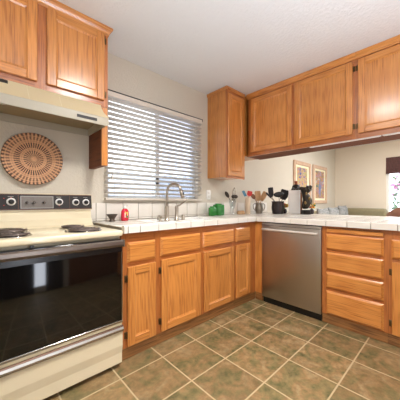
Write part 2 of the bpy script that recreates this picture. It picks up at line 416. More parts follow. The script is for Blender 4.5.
# ------------------------------------------------------------------ outside
struct('ground', MB().box(-9, 9, WY+.3, 9, -.2, -.1), 'concrete')
struct('ground_garden', MB().box(RX+.3, 12, -8, WY+.3, -.2, -.1), 'concrete')
b = MB(); x = -5.0; k = 0
while x < 6:
    h = 1.70+.012*math.sin(k*1.7); b.prism([(x, -.1), (x+.135, -.1), (x+.135, h-.03), (x+.105, h), (x+.03, h), (x, h-.03)], 3.0, 3.02, 'az'); x += .142; k += 1
for z in (.35, 1.3): b.box(-5, 6, 3.02, 3.06, z, z+.09)
tag(b.build('garden_fence', 'fence_paint'), 'pale board fence with clipped picket tops outside the sink window', 'fence')
t = thing('flowering_bush', 'pink flowering shrub outside the living room window', 'bush', (6.3, -1.0, -.1))
b = MB(); fl = MB(); st = MB()
for k in range(420):
    a, e, r = random.uniform(0, 2*PI), random.uniform(-.4, 1), random.uniform(.5, 1)**.5
    c = Vector((6.3+.6*r*math.cos(a), -1.0+.75*r*math.sin(a), .95+.95*e*r)); n = Vector((random.uniform(-1, 1), random.uniform(-1, 1), random.uniform(-.3, 1))).normalized()
    u = n.orthogonal().normalized()*random.uniform(.05, .09); w = n.cross(u)*.5
    (fl if (e > .25 and random.random() < .4) else b).faces([c-u, c+w, c+u, c-w], [(0, 1, 2, 3)])
for k in range(9):
    a = k*.7; st.tube([(6.3, -1, -.1), (6.3+.2*math.cos(a), -1+.25*math.sin(a), .6), (6.3+.4*math.cos(a), -1+.5*math.sin(a), 1.4)], [.02, .014, .006], 6)
b.build('foliage', 'leaf_pale', t); fl.build('blossom', 'flower_pink', t); st.build('stem', 'brown_wood', t)

# ------------------------------------------------------------------ cabinetry
LF = dict(U=(1, 0, 0), N=(0, -1, 0)); RF = dict(U=(0, -1, 0), N=(-1, 0, 0))
def hmat(fr): return 'oak_x' if fr['U'][0] else 'oak_y'
def door(parent, O, fr, a0, a1, z0, z1, hinge=None, hz=(.08, .08), w=.056):
    b = MB(O, **fr); T = .02
    for p, q in ((a0, a0+w), (a1-w, a1)): b.box(p, q, .0005, T, z0, z1, .004)
    b.slot = 1
    for p, q in ((z0, z0+w), (z1-w, z1)): b.box(a0+w-.0005, a1-w+.0005, .0005, T-.0004, p, q, .004)
    d = b.build('door', ['oak_z', hmat(fr)], parent)
    b = MB(O, **fr)
    # moulded lip sloping down to the flat panel
    i0, i1 = w-.004, w+.012
    A = [(a0+i0, z0+i0), (a1-i0, z0+i0), (a1-i0, z1-i0), (a0+i0, z1-i0)]; B = [(a0+i1, z0+i1), (a1-i1, z0+i1), (a1-i1, z1-i1), (a0+i1, z1-i1)]
    vs = [b.P(x, T-.003, z) for x, z in A]+[b.P(x, T-.011, z) for x, z in B]+[b.P(x, .002, z) for x, z in A]
    b.faces(vs, [(k, (k+1) % 4, (k+1) % 4+4, k+4) for k in range(4)]+[(4, 5, 6, 7), (11, 10, 9, 8)]+[(k+8, (k+1) % 4+8, (k+1) % 4, k) for k in range(4)])
    b.build('door_panel', 'oak_z', d)
    if hinge is not None:
        for z in (z0+hz[0], z1-hz[1]):
            a = a0-.011 if hinge < 0 else a1+.011
            h = MB(O, **fr).box(a-.008, a+.008, .0005, .006, z-.024, z+.024, .002)
            e = a0-.002 if hinge < 0 else a1+.002
            h.tube([h.P(e, .011, z-.024), h.P(e, .011, z+.024)], .0045, 8); h.build('hinge', 'hinge_brass', d)
    return d
def drawer(parent, O, fr, a0, a1, z0, z1):
    return MB(O, **fr).chamfer_slab(a0, a1, z0, z1, .0005, .021, .015, .014).build('drawer', hmat(fr), parent)
FT = .873
def base_unit(label, O, fr, a0, a1, stiles, rails, depth=.58, drawers=(), doors=(), top=FT):
    loc = Vector(O)+Vector(fr['U'])*((a0+a1)/2)
    t = thing('base_cabinet', label, 'cabinet', loc, 'oak base cabinets')
    b = MB(O, **fr); b.box(a0+.001, a1-.001, -depth, -.0195, .004, top); b.build('carcass', 'oak_z', t)
    b = MB(O, **fr)
    for p, q in stiles: b.box(p, q, -.019, 0, .085, FT-.001)
    b.slot = 1
    for p, q, z0, z1 in rails: b.box(p, q, -.019, -.0004, z0, z1)
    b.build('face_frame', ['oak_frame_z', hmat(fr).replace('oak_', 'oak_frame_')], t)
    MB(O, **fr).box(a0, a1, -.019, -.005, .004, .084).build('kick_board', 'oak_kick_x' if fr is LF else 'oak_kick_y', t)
    for d in drawers: drawer(t, O, fr, *d)
    for d in doors: door(t, O, fr, *d[:4], **d[4])
    return t
LO = (0, 0, 0)
def lrails(a0, a1): return [(a0, a1, .79, FT-.001), (a0, a1, .63, .69), (a0, a1, .085, .11)]
base_unit('narrow oak base cabinet beside the stove, one drawer above one door', LO, LF, -1.580, -1.293, [(-1.580, -1.525), (-1.33, -1.293)], lrails(-1.525, -1.33),
          drawers=[(-1.54, -1.315, .667, .806)], doors=[(-1.54, -1.315, .093, .640, dict(hinge=-1))])
base_unit('wide oak base cabinet under the sink, two doors and two drawer fronts', LO, LF, -1.293, -.378, [(-1.293, -1.255), (-.875, -.805), (-.41, -.378)], lrails(-1.255, -.41),
          drawers=[(-1.27, -.857, .673, .814), (-.82, -.395, .679, .814)], doors=[(-1.265, -.857, .097, .645, dict(hinge=-1)), (-.81, -.395, .103, .641, dict(hinge=None))], top=.70)
t = base_unit('slim oak base cabinet in the corner against the dishwasher', LO, LF, -.378, 0.0, [(-.378, -.345), (-.13, 0)], lrails(-.345, -.13),
          drawers=[(-.36, -.117, .676, .816)], doors=[(-.36, -.117, .107, .646, dict(hinge=None))])
MB(LO, **RF).box(.0005, .094, -.55, -.0005, .085, FT-.001).build('filler_panel', 'oak_z', t)
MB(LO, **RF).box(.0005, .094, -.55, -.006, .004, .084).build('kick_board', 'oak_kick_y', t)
RO = (0, 0, 0)
t = base_unit('oak drawer base right of the dishwasher, four drawers under a cutting board slot', RO, RF, .7150, 1.190, [(.7150, .775), (1.150, 1.190)],
          [(.775, 1.15, FT-.016, FT-.001), (.775, 1.15, .80, .815), (.775, 1.15, .64, .69), (.775, 1.15, .46, .50), (.775, 1.15, .29, .33), (.775, 1.15, .085, .11)], .95,
          drawers=[(.751, 1.168, .668, .804), (.751, 1.168, .487, .641), (.751, 1.168, .325, .464), (.751, 1.168, .095, .299)])
MB(RO, **RF).box(.757, 1.166, -.018, .012, .818, .851, .003).build('pullout_board', 'oak_y', t)
base_unit('oak base cabinet at the right edge, drawer above a hinged door', RO, RF, 1.190, 1.78, [(1.190, 1.235), (1.73, 1.78)], lrails(1.235, 1.73), .95,
          drawers=[(1.215, 1.745, .661, .803)], doors=[(1.218, 1.745, .090, .636, dict(hinge=-1))])

# dishwasher
t = thing('dishwasher', 'stainless steel dishwasher between the corner cabinet and the drawers', 'dishwasher', (0, -.405, 0))
b = MB(RO, **RF); b.box(.102, .708, -.58, -.012, .012, .862); b.build('tub', 'black_rubber', t)
b = MB(RO, **RF); b.box(.099, .7115, -.01, .022, .070, .864, .004, 2); b.build('door', 'stainless', t)
b = MB(RO, **RF); b.box(.1, .711, .0222, .0235, .838, .842); b.build('seam', 'black_plastic', t)
b = MB(RO, **RF)
pts = [b.P(a, .050+.012*math.sin(PI*(a-.118)/.576), .797) for a in [.118+.576*i/14 for i in range(15)]]
b.tube(pts, .0125, 12)
for a in (.135, .677): b.tube([b.P(a, .0222, .797), b.P(a, .052, .797)], .010, 10)
b.build('handle', 'brushed_handle', t)
b = MB(RO, **RF); b.box(.102, .708, -.03, -.008, .002, .069); b.build('kick_plate', 'black_plastic', t)

# upper cabinets
def crown(b, pts_in, out):  pass
def upper_unit(label, O, fr, a0, a1, z0, depth, stiles, rails, doors, carc=None):
    loc = Vector(O)+Vector(fr['U'])*((a0+a1)/2)+Vector((0, 0, z0))
    t = thing('wall_cabinet', label, 'cabinet', loc, 'oak wall cabinets')
    b = MB(O, **fr)
    if carc: carc(b)
    else: b.box(a0, a1, -depth, -.0195, z0+.012, CZ-.003)
    b.build('carcass', 'oak_z', t)
    b = MB(O, **fr)
    for p, q in stiles: b.box(p, q, -.019, 0, z0, CZ-.003)
    b.slot = 1
    for p, q, zz0, zz1 in rails: b.box(p, q, -.019, -.0004, zz0, zz1)
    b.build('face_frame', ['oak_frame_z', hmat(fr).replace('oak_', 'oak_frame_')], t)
    for d in doors: door(t, O, fr, *d[:4], **d[4])
    return t
def crown_profile(k=1.): return [(0, CZ-.062*k), (.006, CZ-.062*k), (.010, CZ-.045*k), (.020, CZ-.030*k), (.030, CZ-.018*k), (.032, CZ-.002), (0, CZ-.002)]
# over the range
OY = (0, .325, 0)
t = upper_unit('oak wall cabinet above the range hood with a dropped side panel', OY, LF, -2.42, -1.54, 1.822, .29,
    [(-2.42, -2.38), (-2.02, -1.94), (-1.585, -1.54)], [(-2.38, -2.02, 1.822, 1.885), (-1.94, -1.585, 1.822, 1.885), (-2.38, -1.585, 2.37, CZ-.003)],
    [(-2.39, -2.007, 1.872, 2.385, dict(hinge=None)), (-1.954, -1.570, 1.872, 2.388, dict(hinge=1, hz=(.05, .05)))])
b = MB(OY, **LF); P = crown_profile()
b.prism(P, -2.42, -1.54, 'nz')
# mitred return at the right end
vs = []
b.slot = 0
for n, z in P: vs.append(b.P(-1.54, n, z))
for n, z in P: vs.append(b.P(-1.54+n, 0 if n == 0 else n, z))
for n, z in P: vs.append(b.P(-1.54+n, -.29, z))
np_ = len(P)
b.faces(vs, [(i+j*np_, (i+1) % np_+j*np_, (i+1) % np_+(j+1)*np_, i+(j+1)*np_) for j in range(2) for i in range(np_)]+[tuple(range(np_)), tuple(range(2*np_, 3*np_))])
b.build('crown_moulding', 'oak_x', t)
b = MB(OY, **LF); b.box(-1.585, -1.5405, -.29, -.0195, 1.372, 1.834); b.slot = 1; b.box(-1.585, -1.5402, -.019, 0, 1.372, 1.8215, .002)
# S-shaped shoulder where the rail turns down beside the hood
b.prism([(-1.5851, 1.8215), (-1.625, 1.8215), (-1.612, 1.80), (-1.605, 1.77), (-1.598, 1.735), (-1.5851, 1.70)], -.019, -.0005, 'az')
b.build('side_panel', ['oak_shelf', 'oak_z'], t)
# narrow corner cabinet
ON = (0, .297, 0)
t = upper_unit('tall narrow oak wall cabinet in the corner right of the window', ON, LF, -.142, .205, 1.373, .318,
    [(-.142, -.105), (.165, .205)], [(-.105, .165, 1.373, 1.42), (-.105, .165, 2.35, CZ-.003)], [(-.13, .180, 1.400, 2.372, dict(hinge=None))])
b = MB(ON, **LF); P = [(0, CZ-.04), (.008, CZ-.04), (.012, CZ-.02), (.014, CZ-.002), (0, CZ-.002)]
b.prism(P, -.142, .195, 'nz')
b.prism([(-.142+(-n), z) for n, z in P], -.318, .014, 'az'); b.build('crown_moulding', 'oak_x', t)
# hanging cabinets over the peninsula
OR = (.2415, 0, 0); UB = 1.663
def carc(b):
    b.box(-.27, .915, -.30, -.0195, UB+.012, CZ-.003); b.box(-.615, -.27, -.30, .0, UB+.012, CZ-.003)
t = upper_unit('pair of oak doors hanging over the peninsula next to the corner', OR, RF, -.615, .918, UB, .30,
    [(-.29, -.21), (.30, .36), (.885, .918)], [(-.21, .30, UB, 1.72), (.36, .885, UB, 1.72), (-.21, .885, 2.355, CZ-.003)],
    [(-.222, .313, 1.708, 2.372, dict(hinge=None)), (.347, .897, 1.708, 2.376, dict(hinge=1, hz=(.07, .07)))], carc)
P = [(0, CZ-.058), (.007, CZ-.058), (.010, CZ-.035), (.022, CZ-.016), (.024, CZ-.002), (0, CZ-.002)]
MB(OR, **RF).prism(P, -.282, .918, 'nz').build('crown_moulding', 'oak_y', t)
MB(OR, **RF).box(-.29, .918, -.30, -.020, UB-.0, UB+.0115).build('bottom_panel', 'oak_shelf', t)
t = upper_unit('single oak hanging cabinet door at the far right over the peninsula', OR, RF, .919, 1.62, UB, .30,
    [(.919, .960), (1.57, 1.62)], [(.960, 1.57, UB, 1.72), (.960, 1.57, 2.355, CZ-.003)], [(.940, 1.595, 1.708, 2.376, dict(hinge=-1, hz=(.07, .07)))])
MB(OR, **RF).prism(P, .919, 1.62, 'nz').build('crown_moulding', 'oak_y', t)
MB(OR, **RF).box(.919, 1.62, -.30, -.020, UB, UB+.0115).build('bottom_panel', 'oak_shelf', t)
for a0, a1, lb in ((.50, 1.105, 'left white light strip under the hanging cabinets'), (1.115, 1.58, 'right white light strip under the hanging cabinets, cut by the picture edge')):
    t = thing('light_strip', lb, 'light', (.255, -(a0+a1)/2, 1.645), 'under cabinet light strips')
    b = MB(OR, **RF); b.box(a0, a1, -.022, -.003, 1.654, UB-.0004, .001); b.build('housing', 'light_white', t)
    b = MB(OR, **RF); b.box(a0+.01, a1-.01, -.020, -.006, 1.652, 1.6538); b.build('diffuser', 'board_white', t)

# ------------------------------------------------------------------ range hood
t = thing('range_hood', 'cream range hood under the left wall cabinet', 'range hood', (-1.97, .43, 1.65))
HX0, HX1 = -2.40, -1.5875
b = MB()
for q in (HX0, HX1-.009): b.prism([(.235, 1.653), (.615, 1.653), (.615, 1.80), (.31, 1.80), (.245, 1.713), (.235, 1.705)], q, q+.009, 'nz')
b.box(HX0+.009, HX1-.009, .606, .615, 1.653, 1.80); b.box(HX0+.009, HX1-.009, .30, .606, 1.79, 1.80)
b.build('shell', 'hood_cream', t)
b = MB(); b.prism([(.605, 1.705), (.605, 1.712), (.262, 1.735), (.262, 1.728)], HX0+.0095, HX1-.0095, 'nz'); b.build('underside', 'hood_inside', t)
b = MB(); b.box(HX0, -1.571, .226, .2345, 1.652, 1.7125, .002); b.build('front_lip', 'hood_cream', t)
b = MB()
rt = [(-1.606, 1.8205), (-1.606, 1.79), (-1.603, 1.770), (-1.596, 1.752), (-1.585, 1.737), (-1.571, 1.725), (-1.571, 1.7135)]
def yz(z, o=0): return .228+(z-1.7135)/.107*.066+o
pts = [(HX0, 1.7135)]+rt[::-1]+[(HX0, 1.8205)]
n = len(pts); vs = [(x, yz(z), z) for x, z in pts]+[(x, yz(z, .007), z) for x, z in pts]
b.faces([Vector(v) for v in vs], [tuple(range(n)), tuple(range(2*n-1, n-1, -1))]+[(i, (i+1) % n, (i+1) % n+n, i+n) for i in range(n)])
b.build('front_panel', 'hood_top', t)
b = MB()
for x in (-1.885, -2.062):
    b = MB(); b.faces([Vector((x+dx, yz(z, -.0008), z)) for dx, z in ((0, 1.718), (.0025, 1.718), (.0025-.006, 1.815), (-.006, 1.815))], [(0, 1, 2, 3)])
    b.build('panel_seam', 'cream_dark', t)
g_ = MB().box(-1.793, -1.658, .2242, .2258, 1.672, 1.692).build('vent_grille', 'dark_vent', t)
b = MB(); b.faces([Vector((x, yz(z, -.001), z)) for x, z in ((-2.30, 1.792), (-2.160, 1.792), (-2.160, 1.8185), (-2.30, 1.8185))], [(0, 1, 2, 3)]); b.build('switch_panel', 'dark_vent', t)
MB().lathe((-2.19, .33, 1.7215), [(0, -.040), (.03, -.034), (.042, -.01), (.042, 0)], 20).build('light_lens', 'light_white', t)
# ------------------------------------------------------------------ range (stove)
SX0, SX1, SF = -2.352, -1.590, -.05
t = thing('range', 'cream freestanding electric range with a black glass oven door', 'stove', ((SX0+SX1)/2, .27, 0))
b = MB(); b.box(SX0+.004, SX1-.004, -.005, .60, .03, .862); b.build('body', 'cream_dark', t)
b = MB(); b.box(SX0+.02, SX1-.02, .02, .58, .002, .03); b.build('plinth', 'black_rubber', t)
b = MB(); b.box(SX0, SX1, -.052, .52, .862, .901, .012, 3); b.build('cooktop', 'cream_enamel', t)
b = MB(); b.prism([(.47, .9), (.50, .915), (.53, .955), (.545, 1.022), (.605, 1.022), (.605, .9)], SX0+.01, SX1-.005, 'nz'); b.build('riser', 'cream_enamel', t)
b = MB(); b.prism([(.532, 1.0225), (.548, 1.142), (.556, 1.150), (.608, 1.150), (.608, 1.0225)], SX0+.004, SX1+.004, 'nz'); bgd = b.build('backguard', 'cream_dark', t)
def bp(x, z, o=0): return Vector((x, .532+(z-1.0225)/.12*.016-o, z))
def bquad(b, x0, x1, z0, z1, o):
    vs = [bp(x, z, oo) for oo in (o, -.002) for x, z in ((x0, z0), (x1, z0), (x1, z1), (x0, z1))]
    b.faces(vs, [(0, 1, 2, 3), (7, 6, 5, 4)]+[(i, (i+1) % 4, (i+1) % 4+4, i+4) for i in range(4)]); return b
cp = bquad(MB(), SX0+.012, SX1, 1.030, 1.144, .003).build('control_panel', 'panel_black', t)
b = MB(); bquad(b, SX0+.012, SX1, 1.1385, 1.1435, .0045); bquad(b, SX0+.012, SX1, 1.031, 1.036, .0045); bquad(b, -1.758, -1.7555, 1.03, 1.142, .0045); bquad(b, -2.084, -2.081, 1.03, 1.142, .0045)
b.build('trim_line', 'panel_brown', cp)
b = MB(); bquad(b, -2.071, -1.868, 1.040, 1.130, .005); b.slot = 1; bquad(b, -2.065, -1.874, 1.046, 1.124, .0062); b.build('clock_panel', ['silver_print', 'clock_grey'], cp)
def knob(x, z, r, ring):
    c = bp(x, z, .0065)
    b = MB()
    if ring: b.lathe(c, [(0, -.001), (r*1.6, -.0015), (r*1.6, .003)], 24, 'y'); 
    b.slot = 1
    b.lathe(c, [(r, -.002), (r, -.014), (r*.9, -.018), (0, -.018)], 20, 'y')
    b.slot = 2
    b.box(c.x-.003, c.x+.003, c.y-.022, c.y-.017, c.z-r*.8, c.z+r*.8, .001)
    return b.build('knob', ['ring_silver' if ring else 'panel_black', 'black_plastic', 'black_plastic' if ring else 'handle_grey'], cp)
for x, z in ((-2.122, 1.089), (-1.830, 1.087), (-1.712, 1.085), (-1.636, 1.085)): knob(x, z, .0165, True)
for x in (-2.035, -1.993, -1.931): knob(x, 1.083, .009, False)
for x, z in ((-2.161, 1.112), (-2.161, 1.064), (-2.122, 1.117), (-1.712, 1.110), (-1.636, 1.110), (-1.83, 1.058)): bquad(MB(), x-.004, x+.004, z-.002, z+.002, .0045).build('marking', 'red_mark', cp)
for x in (-2.122, -1.83, -1.712, -1.636): bquad(MB(), x-.018, x+.014, 1.122, 1.126, .0045).build('lettering', 'silver_print', cp)
def burner(x, y, r):
    b = MB(); b.lathe((x, y, .9008), [(r+.016, 0), (r+.014, .004), (r+.004, .003), (r*.5, .0012), (0, .001)], 32)
    br = b.build('burner', 'chrome', t)
    b = MB(); pts = []
    turns = 4 if r > .085 else 3
    for k in range(turns*24+1):
        a = 2*PI*k/24; q = r*(.22+.78*k/(turns*24)); pts.append((x+q*math.cos(a), y+q*math.sin(a), .912))
    b.tube(pts, .0065, 6); b.build('coil', 'coil', br)
for x, y, r in ((-1.79, .345, .074), (-1.79, .095, .094), (-2.155, .345, .094), (-2.155, .095, .074)): burner(x, y, r)
b = MB(); b.box(SX0+.006, SX1-.012, -.052, -.006, .305, .846, .006, 2); od = b.build('oven_door', 'oven_glass', t)
b = MB(); b.box(SX0+.006, SX1-.012, -.0545, -.0522, .765, .80); b.build('top_band', 'oven_band', od)
b = MB(); b.prism([(-.053, .800), (-.053, .836), (-.070, .842), (-.082, .834), (-.084, .815), (-.070, .798)], SX0+.004, SX1-.008, 'nz'); b.slot = 1
b.box(SX1-.0079, SX1-.002, -.085, -.05, .796, .844, .002); b.build('handle', ['handle_grey', 'chrome'], od)
b = MB(); b.box(SX1-.0118, SX1-.004, -.0545, -.006, .306, .795, .001); b.box(SX0+.006, SX1-.004, -.0555, -.0523, .300, .314, .001); b.build('edge_trim', 'chrome', od)
MB().box(-2.10, -2.08, -.062, -.0525, .845, .8615, .003).build('latch_stop', 'black_plastic', t)
b = MB(); b.box(SX0+.012, SX1-.016, -.056, -.054, .30, .3005); 
b = MB(); b.box(SX0+.006, SX1-.008, -.050, -.006, .284, .2985, .002); b.build('drawer_gap_strip', 'cream_enamel', t)
b = MB()
b.prism([(-.006, .282), (-.050, .282), (-.050, .24), (-.055, .235), (-.055, .150), (-.046, .098), (-.046, .034), (-.006, .034)], SX0+.006, SX1-.006, 'nz')
dr = b.build('storage_drawer', 'cream_enamel', t)
b = MB(); b.prism([(-.0502, .276), (-.062, .273), (-.070, .262), (-.068, .247), (-.056, .243), (-.0502, .246)], SX0+.004, SX1-.004, 'nz'); b.slot = 1
b.prism([(-.0502, .2765), (-.0502, .2815), (-.058, .281), (-.063, .2745)], SX0+.004, SX1-.004, 'nz'); b.build('handle', ['chrome', 'bronze_trim'], dr)

# ------------------------------------------------------------------ counter, sink, backsplash
ZT, ZE = .918, .927
CXL, CXR = -1.578, 1.25
KX0, KX1, KY0, KY1 = -1.215, -.41, .085, .50
t = thing('countertop', 'white tiled L-shaped countertop with square edge tiles', 'countertop', (0, 0, FT))
g = MB()
zb, zt = FT+.001, ZT-.004
g.box(CXL+.008, KX0-.002, -.028, .612, zb, zt); g.box(KX1+.002, CXR-.006, -.028, .612, zb, zt); g.box(KX0-.002, KX1+.002, -.028, KY0-.002, zb, zt); g.box(KX0-.002, KX1+.002, KY1+.002, .612, zb, zt)
g.box(-.028, CXR-.006, -1.83, -.028, zb, zt)
g.build('grout_bed', 'grout', t)
jl = [CXL, -1.547, -1.456, -1.303, -1.142, -.985, -.831, -.663, -.511, -.355, -.19, -.036]
jr = [-.036, -.096, -.2615, -.427, -.5925, -.758, -.9235, -1.089, -1.2545, -1.42, -1.5855, -1.751, -1.83]
G = .003
def ttile(b, x0, x1, y0, y1, z0, z1, bev=.003):
    if x1-x0 > .012 and y1-y0 > .012: b.box(x0+G, x1-G, y0+G, y1-G, z0, z1, bev, 2)
tl = MB()
def edge_profile(f, base, top): return [(f-.036-.0, base), (f-.036, top-.006), (f-.033, top-.002), (f-.026, top), (f-.012, top-.001), (f+.004, ZT), (f+.004, base)]
for p, q in zip(jl[:-1], jl[1:]): tl.prism([(n, z) for n, z in edge_profile(0, FT+.002, ZE)], p+G, q-G, 'nz')
rf = MB((0, 0, 0), U=(0, -1, 0), N=(1, 0, 0))
for p, q in zip(jr[:-1], jr[1:]):
    n_ = len(edge_profile(0, 0, 0)); pr_ = edge_profile(0, FT+.002, ZE)
    vs = [Vector((n, y, z)) for y in (p-G, q+G) for n, z in pr_]
    tl.faces(vs, [tuple(range(n_)), tuple(range(2*n_-1, n_-1, -1))]+[(i, (i+1) % n_, (i+1) % n_+n_, i+n_) for i in range(n_)])
# field tiles: sink run
ys = [.006, .085, .245, .40, .50, .612]; xs = [CXL]+jl[1:-1]+[-.036]
for p, q in zip(xs[:-1], xs[1:]):
    for r, s_ in zip(ys[:-1], ys[1:]):
        for a0, a1 in ((p, min(q, KX0)), (max(p, KX1), q)) if (s_ > KY0+.01 and r < KY1-.01) else ((p, q),):
            ttile(tl, a0, a1, r, s_, ZT-.006, ZT)
xr = [-.036, .006, .165, .33, .495, .66, .825, .99, CXR]; yr = [.612, .50, .40, .245, .085, .006]+jr[1:]
for p, q in zip(xr[:-1], xr[1:]):
    for r, s_ in zip(yr[1:], yr[:-1]):
        if p < 0 and s_ < .02: continue
        ttile(tl, p, q, r, s_, ZT-.006, ZT)
tl.build('tile_surface', 'white_tile', t)
t = thing('backsplash', 'single row of square white tiles along the wall behind the sink', 'backsplash', (-.1, WY, ZT))
MB().box(CXL, 1.25, WY-.008, WY-.001, ZT+.001, 1.078).build('grout_bed', 'grout', t)
b = MB(); x = -1.527; xs = [CXL, -1.527, -1.439, -1.277, -1.118]
while xs[-1] < 1.1: xs.append(xs[-1]+.1575)
xs.append(1.25)
for p, q in zip(xs[:-1], xs[1:]):
    if q-p > .012: b.box(p+G, q-G, WY-.014, WY-.006, ZT+.003, ZT+.018, .003, 2); b.box(p+G, q-G, WY-.014, WY-.006, ZT+.021, 1.079, .003, 2)
b.build('tile_surface', 'white_tile', t)
# sink
t = thing('sink', 'white double bowl sink recessed into the tiled counter', 'sink', (-.81, .29, .70))
b = MB(); zd = .898
def bowl(b, x0, x1, y0, y1):
    T = [(x0, y0), (x1, y0), (x1, y1), (x0, y1)]; i = .02; B = [(x0+i, y0+i), (x1-i, y0+i), (x1-i, y1-i), (x0+i, y1-i)]
    b.faces([Vector((x, y, zd)) for x, y in T]+[Vector((x, y, .72)) for x, y in B], [(0, 1, 5, 4), (1, 2, 6, 5), (2, 3, 7, 6), (3, 0, 4, 7), (4, 5, 6, 7)])
bx = [(-1.185, -.825), (-.80, -.44)]; by = (.11, .385)
for q in bx: bowl(b, *q, *by)
def deck(x0, x1, y0, y1): b.faces([Vector((x0, y0, zd)), Vector((x1, y0, zd)), Vector((x1, y1, zd)), Vector((x0, y1, zd))], [(0, 1, 2, 3)])
deck(KX0, KX1, KY0, by[0]); deck(KX0, KX1, by[1], KY1); deck(KX0, bx[0][0], *by); deck(bx[0][1], bx[1][0], *by); deck(bx[1][1], KX1, *by)
e_ = .005
for q in ((KX0, KX1, KY0, KY0+e_), (KX0, KX1, KY1-e_, KY1), (KX0, KX0+e_, KY0, KY1), (KX1-e_, KX1, KY0, KY1)): b.box(*q, zd-.004, ZT-.0005, .001)
b.build('basin', 'white_enamel', t)
for q in bx: MB().lathe(((q[0]+q[1])/2, .25, .7205), [(.045, 0), (.04, .003), (0, .002)], 20).build('drain', 'chrome', t)
# faucet set
FX, FY = -.895, .435
t = thing('faucet', 'brushed nickel gooseneck pull-down faucet behind the sink', 'faucet', (FX, FY, zd+.0005))
b = MB(); b.lathe((FX, FY, zd+.0006), [(.031, 0), (.031, .006), (.024, .012), (.022, .06), (.022, .14), (.018, .152), (0, .152)], 20); b.build('body', 'nickel', t)
d = Vector((.32, -.947, 0)); b = MB(); R_ = .082; zc = 1.185; pts = [Vector((FX, FY, z)) for z in (1.045, 1.12, zc)]
for k in range(1, 15):
    a = PI*k/14*.93; pts.append(Vector((FX, FY, zc))+d*(R_-R_*math.cos(a))+Vector((0, 0, R_*math.sin(a))))
b.tube(pts, .0135, 14); b.build('spout', 'nickel', t)
e = pts[-1]; dd = (pts[-1]-pts[-2]).normalized(); b = MB(); b.tube([e-dd*.004, e+dd*.02, e+dd*.075, e+dd*.082], [.0155, .0165, .020, .015], 14); h = b.build('spray_head', 'nickel', t)
c_ = e+dd*.04+d*.016; MB().ball(c_, .008, .008, .02).build('spray_button', 'black_plastic', h)
HXp = -.782
t = thing('lever_valve', 'brushed nickel single lever handle right of the gooseneck faucet', 'lever valve', (HXp, .425, zd+.0005))
b = MB(); b.lathe((HXp, .425, zd+.0006), [(.026, 0), (.026, .006), (.019, .011), (.018, .10), (.020, .13), (.017, .148), (0, .152)], 18); b.build('body', 'nickel', t)
b = MB(); b.tube([(HXp, .425, 1.043), (HXp+.02, .40, 1.055), (HXp+.045, .365, 1.085), (HXp+.065, .335, 1.115)], [.010, .0085, .0075, .008], 10); b.build('lever', 'nickel', t)
SXp = -.975
t = thing('soap_dispenser', 'short nickel soap pump with a bent spout left of the faucet', 'soap dispenser', (SXp, .43, zd+.0005))
b = MB(); b.lathe((SXp, .43, zd+.0006), [(.022, 0), (.022, .006), (.012, .012), (.011, .035), (.014, .040), (.014, .055), (0, .058)], 16); b.build('body', 'nickel', t)
b = MB(); b.tube([(SXp, .43, .945), (SXp-.02, .415, .955), (SXp-.045, .40, .953), (SXp-.055, .392, .935), (SXp-.056, .391, .915)], .0075, 10); b.build('spout', 'nickel', t)
b = MB(); b.lathe((-.682, .44, zd+.0006), [(.022, 0), (.022, .005), (.019, .01), (.019, .05), (.016, .056), (0, .058)], 18)
tag(b.build('sink_air_gap', 'nickel'), 'small capped nickel cylinder at the right end of the faucet row', 'air gap')

# ------------------------------------------------------------------ window blind
t = thing('window_blind', 'white horizontal slat blind hanging over the sink window', 'blind', (-.85, .58, 1.10))
BX0, BX1 = -1.462, -.285
b = MB(); b.box(BX0, BX1, .562, .570, 2.034, 2.080, .002); b.box(BX0, BX0+.008, .570, .617, 2.034, 2.080); b.box(BX1-.008, BX1, .570, .617, 2.034, 2.080); b.build('valance', 'blind_valance', t)
b = MB(); b.box(BX0, BX1-.001, .560, .615, 2.081, 2.089); b.box(BX1-.006, BX1+.002, .556, .5615, 2.055, 2.089, .001); b.build('headrail', 'rail_black', t)
b = MB(); z = 2.018
sl = []
while z > 1.15:
    n = 5; pr_ = [(.560+.05*i/n, z+.0035*math.sin(PI*i/n)+.008-.016*i/n) for i in range(n+1)]; pr_ += [(y, zz-.0028) for y, zz in pr_[::-1]]
    b.prism(pr_, BX0+.004, BX1-.004, 'nz'); z -= .0445
b.build('slats', 'blind_white', t)
MB().box(BX0+.004, BX1-.004, .560, .610, 1.104, 1.124, .003).build('bottom_rail', 'blind_valance', t)
for x in (-1.33, -.87, -.40):
    b = MB()
    for y in (.559, .611): b.tube([(x, y, 1.12), (x, y, 2.02)], .0012, 5)
    b.build('ladder_cord', 'blind_white', t)
for x, z in ((-1.405, 1.33), (-.315, 1.28)):
    b = MB(); b.tube([(x, .553, z), (x, .553, 2.02)], .0013, 5); b.lathe((x, .553, z-.045), [(0, 0), (.010, .004), (.011, .02), (.005, .045), (0, .046)], 10); b.build('pull_cord', 'blind_white', t)
t = thing('roman_shade', 'dark brown woven shade at the top of the living room window', 'shade', (RX-.03, -1.18, 1.725))
b = MB(); b.box(RX-.02, RX-.004, VY0-.02, VY1+.0, 1.85, 2.09, .002); b.box(RX-.035, RX-.008, VY0-.02, VY1, 1.725, 1.775, .006); b.box(RX-.031, RX-.007, VY0-.02, VY1, 1.776, 1.812, .006); b.box(RX-.026, RX-.006, VY0-.02, VY1, 1.813, 1.849, .005); b.build('fabric', 'woven_shade', t)

